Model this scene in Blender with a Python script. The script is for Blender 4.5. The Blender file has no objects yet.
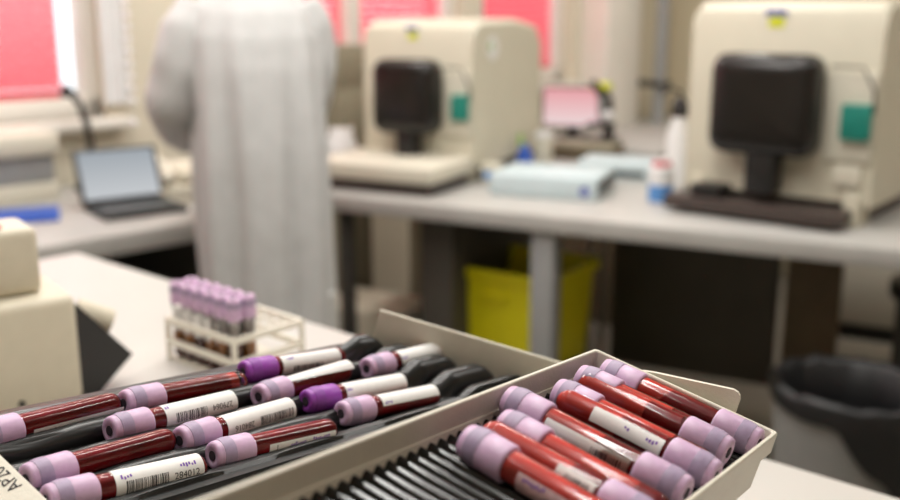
import bpy, bmesh, math, random
from mathutils import Vector, Matrix, noise
sc = bpy.context.scene
COL = sc.collection
random.seed(7)
R = math.radians
pi = math.pi

# ------------------------------------------------------------ camera
H = 1.255                      # eye height
FOC = 1000.0                   # focal length in pixels of a 900 px wide frame
PITCH = math.atan(0.24)
cd = bpy.data.cameras.new('camera')
cd.sensor_width = 36.0
cd.lens = 40.0
cd.clip_start = 0.02
cam = bpy.data.objects.new('camera', cd)
cam.location = (0, 0, H)
cam.rotation_euler = (pi / 2 - PITCH, 0, 0)
cd.dof.use_dof = True
cd.dof.focus_distance = 0.50
cd.dof.aperture_fstop = 5.2
cd.dof.aperture_blades = 8
COL.objects.link(cam)
sc.camera = cam

# ------------------------------------------------------------ world, lights, exposure
w = bpy.data.worlds.new('daylight')
w.use_nodes = True
sc.world = w
bg = w.node_tree.nodes['Background']
bg.inputs['Color'].default_value = (0.93, 0.96, 1.0, 1)
bg.inputs['Strength'].default_value = 3.0


def area(name, loc, target, sx, sy, power, color=(1, 1, 1), spread=180):
    l = bpy.data.lights.new(name, 'AREA')
    l.shape = 'RECTANGLE'
    l.size, l.size_y, l.energy, l.color = sx, sy, power, color
    l.spread = R(spread)
    o = bpy.data.objects.new(name, l)
    o.location = loc
    o.rotation_euler = (Vector(target) - Vector(loc)).to_track_quat('-Z', 'Y').to_euler()
    COL.objects.link(o)
    return o


# ceiling fluorescents (above the frame)
for (x, y, ang, p, wd) in ((-0.29, 0.69, 54, 15, 0.05), (0.0, 0.62, 54, 13, 0.05), (0.25, 1.90, 54, 26, 0.16), (-0.95, 1.5, 45, 26, 0.1), (-0.70, 2.80, 54, 26, 0.16), (0.9, 3.6, 45, 26, 0.1), (1.7, 1.5, 45, 24, 0.1)):
    o = area('ceiling_lamp', (x, y, 2.52), (x, y, 0), 1.4, wd, p, (1.0, 0.985, 0.94))
    o.rotation_euler = (0, 0, R(ang))
# daylight through the windows on the left wall
for (x, y, p) in ((-1.9, 3.1, 22), (-0.6, 4.2, 24), (0.15, 4.95, 22)):
    area('window_daylight', (x, y, 1.75), (x + 1, y - 1, 1.3), 1.1, 1.3, p, (0.95, 0.97, 1.0))

vs = sc.view_settings
vs.view_transform = 'Standard'
vs.look = 'None'
vs.exposure = -0.62
vs.gamma = 1.0
vs.use_curve_mapping = False


# ------------------------------------------------------------ geometry of the view (pixel -> point on a real plane)
def ray(x, y):
    a, b = (x - 450) / FOC, -(y - 250) / FOC
    c, s = math.cos(PITCH), math.sin(PITCH)
    return Vector((a, c + b * s, -s + b * c))


EYE = Vector((0, 0, H))


def at(x, y, z):
    r = ray(x, y)
    return EYE + r * ((z - H) / r.z)


def on_plane(P, n, x, y):
    r = ray(x, y)
    return EYE + r * ((P - EYE).dot(n) / r.dot(n))


def frame(o, ex, ez):
    ez = Vector(ez).normalized()
    ex = Vector(ex)
    ex = (ex - ez * ex.dot(ez)).normalized()
    ey = ez.cross(ex)
    m = Matrix((ex, ey, ez)).transposed().to_4x4()
    m.translation = Vector(o)
    return m


# ------------------------------------------------------------ materials
def mat(name, col, rough=0.5, var=0.06, scale=40, bump=0.0, metal=0.0, coat=0.0, sss=0.0, trans=0.0, spec=0.5):
    m = bpy.data.materials.new(name)
    m.use_nodes = True
    nt = m.node_tree
    b = nt.nodes['Principled BSDF']
    tc = nt.nodes.new('ShaderNodeTexCoord')
    nz = nt.nodes.new('ShaderNodeTexNoise')
    nz.inputs['Scale'].default_value = scale
    nz.inputs['Detail'].default_value = 3
    nt.links.new(tc.outputs['Object'], nz.inputs['Vector'])
    rp = nt.nodes.new('ShaderNodeValToRGB')
    c = Vector(col[:3])
    rp.color_ramp.elements[0].position = 0.3
    rp.color_ramp.elements[1].position = 0.7
    rp.color_ramp.elements[0].color = (*(c * (1 - var)), 1)
    rp.color_ramp.elements[1].color = (*(min(1, k * (1 + var)) for k in c), 1)
    nt.links.new(nz.outputs['Fac'], rp.inputs['Fac'])
    nt.links.new(rp.outputs['Color'], b.inputs['Base Color'])
    b.inputs['Roughness'].default_value = rough
    b.inputs['Metallic'].default_value = metal
    b.inputs['Coat Weight'].default_value = coat
    b.inputs['Coat Roughness'].default_value = 0.08
    b.inputs['Specular IOR Level'].default_value = spec
    if sss:
        b.inputs['Subsurface Weight'].default_value = sss
        b.inputs['Subsurface Radius'].default_value = (0.004, 0.003, 0.004)
        b.inputs['Subsurface Scale'].default_value = 1.0
    if trans:
        b.inputs['Transmission Weight'].default_value = trans
    if bump:
        bp = nt.nodes.new('ShaderNodeBump')
        bp.inputs['Strength'].default_value = bump
        bp.inputs['Distance'].default_value = 0.002
        n2 = nt.nodes.new('ShaderNodeTexNoise')
        n2.inputs['Scale'].default_value = scale * 8
        nt.links.new(tc.outputs['Object'], n2.inputs['Vector'])
        nt.links.new(n2.outputs['Fac'], bp.inputs['Height'])
        nt.links.new(bp.outputs['Normal'], b.inputs['Normal'])
    return m


def clear_mat(name, tint=(1, 1, 1), gloss=0.11, f0=1.45):
    """thin clear plastic: transparent with a fresnel gloss"""
    m = bpy.data.materials.new(name)
    m.use_nodes = True
    nt = m.node_tree
    nt.nodes.clear()
    out = nt.nodes.new('ShaderNodeOutputMaterial')
    mx = nt.nodes.new('ShaderNodeMixShader')
    tr = nt.nodes.new('ShaderNodeBsdfTransparent')
    gl = nt.nodes.new('ShaderNodeBsdfGlossy')
    fr = nt.nodes.new('ShaderNodeFresnel')
    fr.inputs['IOR'].default_value = f0
    tr.inputs['Color'].default_value = (*tint, 1)
    gl.inputs['Roughness'].default_value = gloss
    nt.links.new(fr.outputs[0], mx.inputs[0])
    nt.links.new(tr.outputs[0], mx.inputs[1])
    nt.links.new(gl.outputs[0], mx.inputs[2])
    nt.links.new(mx.outputs[0], out.inputs[0])
    return m


def blind_mat(name, col):
    m = bpy.data.materials.new(name)
    m.use_nodes = True
    nt = m.node_tree
    nt.nodes.clear()
    out = nt.nodes.new('ShaderNodeOutputMaterial')
    mx = nt.nodes.new('ShaderNodeMixShader')
    mx.inputs[0].default_value = 0.55
    d = nt.nodes.new('ShaderNodeBsdfDiffuse')
    t = nt.nodes.new('ShaderNodeBsdfTranslucent')
    d.inputs['Color'].default_value = (*col, 1)
    t.inputs['Color'].default_value = (*col, 1)
    nt.links.new(d.outputs[0], mx.inputs[1])
    nt.links.new(t.outputs[0], mx.inputs[2])
    nt.links.new(mx.outputs[0], out.inputs[0])
    return m


def screen_mat(name, c0, c1, strength):
    m = bpy.data.materials.new(name)
    m.use_nodes = True
    nt = m.node_tree
    nt.nodes.clear()
    out = nt.nodes.new('ShaderNodeOutputMaterial')
    em = nt.nodes.new('ShaderNodeEmission')
    tc = nt.nodes.new('ShaderNodeTexCoord')
    sp = nt.nodes.new('ShaderNodeSeparateXYZ')
    rp = nt.nodes.new('ShaderNodeValToRGB')
    rp.color_ramp.elements[0].color = (*c0, 1)
    rp.color_ramp.elements[1].color = (*c1, 1)
    nt.links.new(tc.outputs['Generated'], sp.inputs[0])
    nt.links.new(sp.outputs['Z'], rp.inputs[0])
    nt.links.new(rp.outputs[0], em.inputs[0])
    em.inputs[1].default_value = strength
    nt.links.new(em.outputs[0], out.inputs[0])
    return m


M = dict(
    wall=mat('cream_wall', (0.72, 0.66, 0.53), 0.8, 0.03, 3, 0.1),
    wall_far=mat('beige_wall', (0.66, 0.58, 0.42), 0.8, 0.03, 3, 0.1),
    ceiling=mat('white_ceiling', (0.85, 0.84, 0.8), 0.9, 0.02, 5),
    floor=mat('grey_vinyl_floor', (0.20, 0.185, 0.155), 0.35, 0.15, 6),
    frame=mat('white_window_frame', (0.82, 0.79, 0.72), 0.45, 0.02, 10),
    table=mat('white_laminate', (0.58, 0.56, 0.525), 0.32, 0.02, 8),
    bench=mat('grey_bench_laminate', (0.46, 0.45, 0.425), 0.4, 0.05, 12),
    steel=mat('grey_painted_steel', (0.34, 0.345, 0.345), 0.45, 0.05, 20, metal=0.2),
    darksteel=mat('dark_painted_steel', (0.06, 0.056, 0.05), 0.5, 0.1, 20),
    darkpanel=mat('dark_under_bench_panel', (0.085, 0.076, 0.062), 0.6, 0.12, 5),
    brownpanel=mat('brown_wood_panel', (0.15, 0.11, 0.065), 0.6, 0.15, 8),
    khaki=mat('khaki_cabinet', (0.24, 0.215, 0.15), 0.6, 0.06, 5),
    cream=mat('cream_instrument_plastic', (0.61, 0.575, 0.46), 0.5, 0.025, 12, 0.05),
    cream_light=mat('pale_cream_plastic', (0.66, 0.625, 0.52), 0.5, 0.02, 12),
    beige=mat('beige_instrument_plastic', (0.64, 0.585, 0.46), 0.5, 0.03, 60, 0.15),
    tray=mat('beige_tray_plastic', (0.70, 0.66, 0.555), 0.45, 0.03, 90, 0.12),
    rubber=mat('black_rubber', (0.011, 0.011, 0.011), 0.3, 0.2, 120, spec=0.55),
    rib=mat('black_ribbed_plastic', (0.006, 0.006, 0.006), 0.14, 0.2, 120, spec=0.6),
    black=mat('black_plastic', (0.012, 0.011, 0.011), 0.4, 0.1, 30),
    smoke=mat('smoked_black_cover', (0.010, 0.008, 0.007), 0.25, 0.1, 30),
    brownrail=mat('dark_brown_rail', (0.055, 0.04, 0.035), 0.4, 0.1, 30),
    teal=mat('teal_plastic', (0.01, 0.22, 0.17), 0.4, 0.08, 30),
    lilac=mat('lilac_cap_plastic', (0.61, 0.42, 0.60), 0.38, 0.05, 300, sss=0.3),
    violet=mat('violet_cap_plastic', (0.30, 0.06, 0.40), 0.38, 0.05, 300, sss=0.3),
    stopper=mat('grey_lilac_stopper', (0.36, 0.28, 0.41), 0.45, 0.06, 300, sss=0.2),
    violetstop=mat('dark_violet_stopper', (0.24, 0.05, 0.33), 0.45, 0.06, 300),
    hole=mat('dark_cap_hole', (0.03, 0.02, 0.03), 0.7, 0.1, 300),
    blood=mat('dark_blood', (0.25, 0.002, 0.007), 0.55, 0.2, 90, spec=0.2),
    film=mat('bright_blood_film', (0.66, 0.065, 0.048), 0.55, 0.18, 70, spec=0.2),
    plasma=mat('amber_plasma', (0.45, 0.17, 0.02), 0.3, 0.15, 90),
    plug=mat('dark_red_clot', (0.10, 0.015, 0.012), 0.4, 0.2, 90),
    clear=clear_mat('clear_tube_plastic'),
    glass=clear_mat('window_glass', (0.97, 0.98, 0.98), 0.02),
    label=mat('white_label_paper', (0.80, 0.79, 0.77), 0.6, 0.03, 200),
    ink=mat('black_ink', (0.02, 0.02, 0.025), 0.7, 0.05, 100),
    purpleink=mat('purple_ink', (0.16, 0.05, 0.40), 0.7, 0.05, 100),
    rack=mat('white_rack_plastic', (0.80, 0.76, 0.66), 0.5, 0.02, 40),
    gown=mat('white_gown_fabric', (0.57, 0.57, 0.565), 0.9, 0.05, 25, 0.15),
    skin=mat('skin', (0.62, 0.38, 0.27), 0.5, 0.06, 60, sss=0.2),
    hair=mat('brown_hair', (0.07, 0.04, 0.02), 0.6, 0.2, 200, 0.3),
    trousers=mat('white_trousers', (0.6, 0.6, 0.58), 0.9, 0.05, 50),
    shoe=mat('white_clog', (0.7, 0.7, 0.68), 0.5, 0.03, 50),
    yellow=mat('yellow_plastic', (0.95, 0.86, 0.01), 0.4, 0.05, 8),
    binbag=mat('black_bin_bag', (0.008, 0.008, 0.009), 0.42, 0.1, 40, 0.4),
    bin=mat('grey_bin_plastic', (0.26, 0.26, 0.25), 0.5, 0.06, 20),
    paleblue=mat('pale_blue_plastic', (0.56, 0.66, 0.69), 0.45, 0.03, 20),
    slot=mat('dark_grey_slots', (0.07, 0.08, 0.08), 0.5, 0.1, 30),
    blue=mat('blue_plastic', (0.02, 0.09, 0.45), 0.4, 0.06, 30),
    bottleblue=mat('blue_bottle_label', (0.10, 0.28, 0.62), 0.4, 0.06, 30),
    red=mat('red_plastic', (0.5, 0.02, 0.04), 0.4, 0.06, 30),
    white=mat('white_plastic', (0.8, 0.8, 0.8), 0.45, 0.02, 30),
    pink=mat('pink_paper', (0.75, 0.25, 0.25), 0.7, 0.05, 60),
    stickblue=mat('blue_sticker', (0.12, 0.14, 0.42), 0.6, 0.03, 60),
    stickyel=mat('lime_sticker', (0.72, 0.76, 0.03), 0.6, 0.03, 60),
    green=mat('green_plastic', (0.25, 0.45, 0.08), 0.5, 0.05, 60),
    blind=blind_mat('red_blind_slats', (0.88, 0.20, 0.235)),
    bead=mat('clear_white_bead', (0.95, 0.95, 0.97), 0.15, 0.01, 60, coat=1.0),
    laptop_screen=screen_mat('laptop_screen_glow', (0.80, 0.83, 0.86), (0.50, 0.55, 0.60), 1.1),
    pink_screen=screen_mat('monitor_screen_glow', (1.0, 0.8, 0.8), (0.95, 0.42, 0.45), 1.3),
)


# ------------------------------------------------------------ mesh builder
class MB:
    def __init__(self):
        self.bm = bmesh.new()

    def _m(self, verts, Mx):
        if Mx is not None:
            bmesh.ops.transform(self.bm, matrix=Mx, verts=verts)

    def box(self, lo, hi, bevel=0.0, Mx=None, seg=2, taper=None):
        lo, hi = Vector(lo), Vector(hi)
        g = bmesh.ops.create_cube(self.bm, size=1.0)
        vs_ = g['verts']
        c, s = (lo + hi) / 2, hi - lo
        for v in vs_:
            v.co = Vector((v.co.x * s.x, v.co.y * s.y, v.co.z * s.z)) + c
            if taper and v.co.z < c.z:
                v.co.x = c.x + (v.co.x - c.x) * taper
                v.co.y = c.y + (v.co.y - c.y) * taper
        if bevel:
            es = {e for v in vs_ for e in v.link_edges}
            r = bmesh.ops.bevel(self.bm, geom=list(es) + vs_, offset=bevel, segments=seg, profile=0.5, affect='EDGES')
            vs_ = list({v for f in r['faces'] for v in f.verts} | {v for v in vs_ if v.is_valid})
            allv = set(vs_)
            for v in list(allv):
                for f in v.link_faces:
                    allv.update(f.verts)
            vs_ = list(allv)
        self._m(vs_, Mx)
        return self

    def loft(self, loops, closed=True, cap0=False, cap1=False, Mx=None):
        rows = [[self.bm.verts.new(Vector(p)) for p in lp] for lp in loops]
        n = len(rows[0])
        for a, b in zip(rows, rows[1:]):
            for i in range(n if closed else n - 1):
                j = (i + 1) % n
                self.bm.faces.new((a[i], a[j], b[j], b[i]))
        if cap0:
            self.bm.faces.new(list(reversed(rows[0])))
        if cap1:
            self.bm.faces.new(rows[-1])
        self._m([v for r in rows for v in r], Mx)
        return self

    def lathe(self, prof, n=24, Mx=None, rib=0.0, ribx=None):
        """profile of (x, r) turned about the x axis"""
        loops = []
        for (x, r) in prof:
            lp = []
            for k in range(n):
                a = 2 * pi * k / n
                rr = r
                if rib and ribx and ribx[0] <= x <= ribx[1] and k % 2:
                    rr = r - rib
                lp.append((x, rr * math.cos(a), rr * math.sin(a)))
            loops.append(lp)
        return self.loft(loops, True, True, True, Mx)

    def tube(self, pts, r, n=8, Mx=None):
        pts = [Vector(p) for p in pts]
        rs = r if isinstance(r, (list, tuple)) else [r] * len(pts)
        loops = []
        up = Vector((0.13, 0.2, 0.97))
        for i, p in enumerate(pts):
            t = (pts[min(i + 1, len(pts) - 1)] - pts[max(i - 1, 0)]).normalized()
            s = t.cross(up)
            if s.length < 1e-4:
                s = t.cross(Vector((1, 0, 0)))
            s.normalize()
            q = s.cross(t)
            loops.append([p + (s * math.cos(2 * pi * k / n) + q * math.sin(2 * pi * k / n)) * rs[i] for k in range(n)])
        return self.loft(loops, True, True, True, Mx)

    def prism(self, poly, z0, z1, Mx=None):
        return self.loft([[(x, y, z0) for x, y in poly], [(x, y, z1) for x, y in poly]], True, True, True, Mx)

    def sphere(self, c, r, n=12, Mx=None):
        g = bmesh.ops.create_uvsphere(self.bm, u_segments=n, v_segments=max(6, n // 2), radius=1)
        rr = r if isinstance(r, (list, tuple)) else (r, r, r)
        for v in g['verts']:
            v.co = Vector((v.co.x * rr[0], v.co.y * rr[1], v.co.z * rr[2])) + Vector(c)
        self._m(g['verts'], Mx)
        return self

    def mesh(self, name, m, smooth=True, ang=0.7):
        bmesh.ops.recalc_face_normals(self.bm, faces=self.bm.faces)
        for f in self.bm.faces:
            f.smooth = smooth
        for e in self.bm.edges:
            if len(e.link_faces) == 2 and e.calc_face_angle(0) > ang:
                e.smooth = False
        me = bpy.data.meshes.new(name)
        self.bm.to_mesh(me)
        self.bm.free()
        me.materials.append(m)
        return me

    def build(self, name, m, parent=None, Mx=None, smooth=True, ang=0.7):
        return link(name, self.mesh(name, m, smooth, ang), parent, Mx)


def link(name, me, parent=None, Mx=None):
    o = bpy.data.objects.new(name, me)
    COL.objects.link(o)
    if parent is not None:
        o.parent = parent
    if Mx is not None:
        if parent is None:
            o.matrix_world = Mx
        else:
            o.matrix_local = Mx
    return o


def thing(name, label, cat, Mx=None, group=None):
    o = bpy.data.objects.new(name, None)
    o.empty_display_size = 0.02
    COL.objects.link(o)
    if Mx is not None:
        o.matrix_world = Mx
    return tag(o, label, cat, group)


def tag(o, label, cat, group=None):
    o['label'] = label
    o['category'] = cat
    if group:
        o['group'] = group
    return o


def struct(o):
    o['kind'] = 'structure'
    return o


def rrect(x0, x1, y0, y1, r, z, n=4):
    pts = []
    for cx, cy, a0 in ((x1 - r, y1 - r, 0), (x0 + r, y1 - r, 90), (x0 + r, y0 + r, 180), (x1 - r, y0 + r, 270)):
        for k in range(n + 1):
            a = R(a0 + 90 * k / n)
            pts.append((cx + r * math.cos(a), cy + r * math.sin(a), z))
    return pts


def text_bm(s, size, cuts=True):
    """flat lettering as a bmesh in the xy plane, centred"""
    cu = bpy.data.curves.new('lettering', 'FONT')
    cu.body = s
    cu.size = size
    cu.align_x = 'CENTER'
    cu.align_y = 'CENTER'
    cu.resolution_u = 3
    o = bpy.data.objects.new('lettering', cu)
    COL.objects.link(o)
    bpy.context.view_layer.update()
    dg = bpy.context.evaluated_depsgraph_get()
    me = bpy.data.meshes.new_from_object(o.evaluated_get(dg))
    bm = bmesh.new()
    bm.from_mesh(me)
    bpy.data.objects.remove(o)
    bpy.data.curves.remove(cu)
    bpy.data.meshes.remove(me)
    if cuts:
        for k in range(-4, 5):
            bmesh.ops.bisect_plane(bm, geom=bm.verts[:] + bm.edges[:] + bm.faces[:], plane_co=(0, k * size * 0.12, 0), plane_no=(0, 1, 0))
    return bm


# ------------------------------------------------------------ the room
U1 = Vector((0.70711, 0.70711, 0))            # along the window wall, going away to the right
N1 = Vector((-0.70711, 0.70711, 0))           # out through the window wall
W0 = Vector((-1.43, 2.66, 0))
CEIL = 2.6
MW = frame(W0, U1, (0, 0, 1))                 # window wall frame: x along the wall, y outwards, z up
S0, S1 = -2.9, 3.6                            # wall from s = S0 to the far corner S1
DEPTH = 5.2                                   # room depth away from the window wall

b = MB()
b.box((S0 - 0.1, -DEPTH - 0.1, -0.1), (S1 + 0.1, 0.2, 0), Mx=MW)
struct(b.build('floor', M['floor']))
b = MB()
b.box((S0 - 0.1, -DEPTH - 0.1, CEIL), (S1 + 0.1, 0.2, CEIL + 0.1), Mx=MW)
struct(b.build('ceiling', M['ceiling']))
wins = [(-1.6, 0.55), (1.12, 2.08), (2.2, 2.78)]
ZS, ZT = 0.94, 2.35
b = MB()
edges = [S0] + [q for ab in wins for q in ab] + [S1]
for a, c in zip(edges[0::2], edges[1::2]):
    b.box((a, 0, ZS), (c, 0.18, ZT), Mx=MW)
b.box((S0, 0, 0), (S1, 0.18, ZS), Mx=MW)
b.box((S0, 0, ZT), (S1, 0.18, CEIL), Mx=MW)
struct(b.build('wall_left', M['wall']))
b = MB()
b.box((S1, -DEPTH, 0), (S1 + 0.1, 0.18, CEIL), Mx=MW)
struct(b.build('wall_back', M['wall_far']))
b = MB()
b.box((S0, -DEPTH - 0.1, 0), (S1, -DEPTH, CEIL), Mx=MW)
struct(b.build('wall_right', M['wall']))
b = MB()
b.box((S0 - 0.1, -DEPTH, 0), (S0, 0.18, CEIL), Mx=MW)
struct(b.build('wall_front', M['wall']))
b = MB()
b.box((S0, -0.02, 0), (S1, 0, 0.1), 0.004, MW)
struct(b.build('baseboard_left', M['frame']))
wn = ['wide window at the far left', 'window behind the person in the gown', 'narrow window right of the cream analyser']
blind_lab = ['lowered red slatted blind in the window at the far left edge',
             'lowered red slatted blind behind the person in the white gown',
             'narrow lowered red slatted blind just right of the smaller cream analyser']
for i, (a, c) in enumerate(wins):
    b = MB()
    t = 0.05
    b.box((a, 0.03, ZS), (a + t, 0.10, ZT), 0.004, MW)
    b.box((c - t, 0.03, ZS), (c, 0.10, ZT), 0.004, MW)
    b.box((a, 0.03, ZS), (c, 0.10, ZS + 0.06), 0.004, MW)
    b.box((a, 0.03, ZT - 0.06), (c, 0.10, ZT), 0.004, MW)
    if i == 1:
        b.box((1.50, 0.0, ZS), (1.56, 0.10, ZT), 0.004, MW)
    wf = struct(b.build('window_%d' % (i + 1), M['frame']))
    b = MB()
    b.box((a + 0.02, 0.085, ZS + 0.02), (c - 0.02, 0.091, ZT - 0.02), 0, MW)
    struct(b.build('window_pane', M['glass'], wf))
    b = MB()
    b.box((a - 0.05, -0.07, ZS - 0.03), (c + 0.05, 0.03, ZS), 0.006, MW)
    struct(b.build('window_sill', M['frame'], wf))
    # the blind hangs on the room side of the pane and leaves a bright gap at its right
    x0, x1 = a + 0.07, c - (0.11 if i == 0 else 0.07)
    bt = thing('window_blind', blind_lab[i], 'blind', MW @ Matrix.Translation(((x0 + x1) / 2, 0.055, 1.0)), 'red window blinds')
    hw = (x1 - x0) / 2
    b = MB()
    z = 0.03
    while z < ZT - 1.07:
        b.loft([[(-hw, -0.012, z), (hw, -0.012, z)], [(-hw, -0.004, z + 0.014), (hw, -0.004, z + 0.014)], [(-hw, 0.010, z + 0.026), (hw, 0.010, z + 0.026)]], closed=False)
        z += 0.0285
    b.build('slats', M['blind'], bt)
    MB().box((-hw, -0.012, 0.0), (hw, 0.012, 0.025), 0.004).build('bottom_rail', M['blind'], bt)
    MB().box((-hw, -0.02, ZT - 1.07), (hw, 0.02, ZT - 1.03), 0.004).build('head_rail', M['frame'], bt)
b = MB()
b.box((0.86, -0.05, 0.9), (1.06, 0.0, CEIL), 0.01, MW)
struct(b.build('trim_1', M['wall']))
b = MB()
b.box((2.86, -0.16, 0), (3.12, 0.0, CEIL), 0.01, MW)
struct(b.build('trim_2', M['frame']))


def wall_at(px):
    """distance along the window wall of the wall point seen at pixel column px"""
    k = (px - 450) / FOC
    # X = k * depth ; depth ~ 0.972*Y + small
    lo, hi = -3.0, 6.0
    for _ in range(50):
        s = (lo + hi) / 2
        P = W0 + U1 * s
        if P.x / (P.y * 0.972) < k:
            lo = s
        else:
            hi = s
    return s


# bead chain hanging beside the wide window
s = wall_at(112)
bt = thing('bead_chain', 'string of shiny white beads hanging beside the far left window', 'bead chain', MW @ Matrix.Translation((s, -0.085, 0.905)))
MB().tube([(0, 0, 0), (0, 0, 1.6)], 0.0012, 6).build('cord', M['white'], bt)
bme = MB().sphere((0, 0, 0), 0.011, 12).mesh('bead', M['bead'])
for k in range(18):
    link('bead', bme, bt, Matrix.Translation((0, 0, 0.02 + k * 0.036 + (0.03 if k else 0))))
MB().box((-0.012, 0, 1.59), (0.012, 0.085, 1.61), 0.003).build('hook', M['white'], bt)
# side-lit curtain edge beside the first window, its glare painted as white
b = MB()
lo_, hi_ = wall_at(93), wall_at(118)
prof = [(lo_ + (hi_ - lo_) * k / 30, -0.030 - 0.004 * math.sin(k * 0.6)) for k in range(31)]
b.loft([[(x, y, z) for x, y in prof] for z in (0.98, 1.5, 2.0, 2.4)], closed=False, Mx=MW)
o = b.build('curtain', M['white'], smooth=False)
sm = o.modifiers.new('thickness', 'SOLIDIFY')
sm.thickness = 0.004
tag(o, 'narrow curtain strip painted white for side-lit glare, behind the bead string', 'curtain')

# ------------------------------------------------------------ near table (white)
TE = Vector((0.755, -0.656, 0)).normalized()      # along its far edge
TN = Vector((-0.656, -0.755, 0)).normalized()     # towards the camera
TC = Vector((-0.561, 1.466, 0))
MT = frame(TC, TE, (0, 0, 1))                     # y points away from the camera side
tb = thing('lab_table', 'white laminate table carrying the trays of blood tubes', 'table', MT)
MB().box((0, -0.82, 0.868), (2.1, 0, 0.9), 0.004).build('tabletop', M['table'], tb)
lm = MB().box((-0.025, -0.025, 0), (0.025, 0.025, 0.868), 0.004).mesh('leg', M['steel'])
for x, y in ((0.08, -0.08), (2.02, -0.08), (0.08, -0.74), (2.02, -0.74)):
    link('leg', lm, tb, Matrix.Translation((x, y, 0)))

# ------------------------------------------------------------ grey wall bench (right) and left bench
BD = Vector((0.891, -0.454, 0)).normalized()
BF = Vector((0.228, 2.484, 0))
MBR = frame(BF, BD, (0, 0, 1))                    # x along the front edge, y to the back
BH = 0.75
bn = thing('lab_bench', 'long grey bench carrying both cream analysers', 'bench', MBR)
MB().box((-0.76, 0, BH - 0.045), (1.75, 0.95, BH), 0.004).build('worktop', M['bench'], bn)
lm = MB().box((-0.032, -0.032, 0), (0.032, 0.032, BH - 0.045), 0.006).mesh('leg', M['steel'])
for x, y in ((0.0, 0.05), (1.62, 0.05), (1.62, 0.88)):
    link('leg', lm, bn, Matrix.Translation((x, y, 0)))
o = MB().box((-0.018, -0.018, 0), (0.018, 0.018, BH - 0.045), 0.004).build('leg', M['darksteel'], bn, Matrix.Translation((-0.62, 0.06, 0)))
o['label'] = 'thin dark leg'
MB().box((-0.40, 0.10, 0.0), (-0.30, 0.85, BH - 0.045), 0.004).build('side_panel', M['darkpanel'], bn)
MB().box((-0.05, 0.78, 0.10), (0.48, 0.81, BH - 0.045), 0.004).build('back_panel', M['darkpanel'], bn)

LD = U1
LF = Vector((-0.898, 2.132, 0))
ML = frame(LF, U1, (0, 0, 1))
bl = thing('desk', 'grey desk under the far left window with a laptop on it', 'desk', ML)
MB().box((-1.2, 0, BH - 0.05), (0.50, 0.72, BH), 0.005).build('desktop', M['bench'], bl)
MB().box((0.02, 0.04, 0), (0.06, 0.68, BH - 0.05), 0.003).build('end_panel', M['steel'], bl)
MB().box((0.46, 0.04, 0), (0.50, 0.68, BH - 0.05), 0.003).build('end_panel', M['darksteel'], bl)
MB().box((-1.18, 0.60, 0), (0.50, 0.62, BH - 0.05), 0.003).build('modesty_panel', M['khaki'], bl)

# far bench in the corner, along the window wall
fb = thing('corner_bench', 'low brown bench in the far corner under the monitor', 'bench', MW @ Matrix.Translation((2.55, -0.80, 0)))
MB().box((-0.22, 0, 0.70), (0.92, 0.72, 0.735), 0.004).build('worktop', M['bench'], fb)
MB().box((-0.20, 0.03, 0.0), (0.90, 0.70, 0.70), 0.004).build('cabinet', M['brownpanel'], fb)


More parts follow.
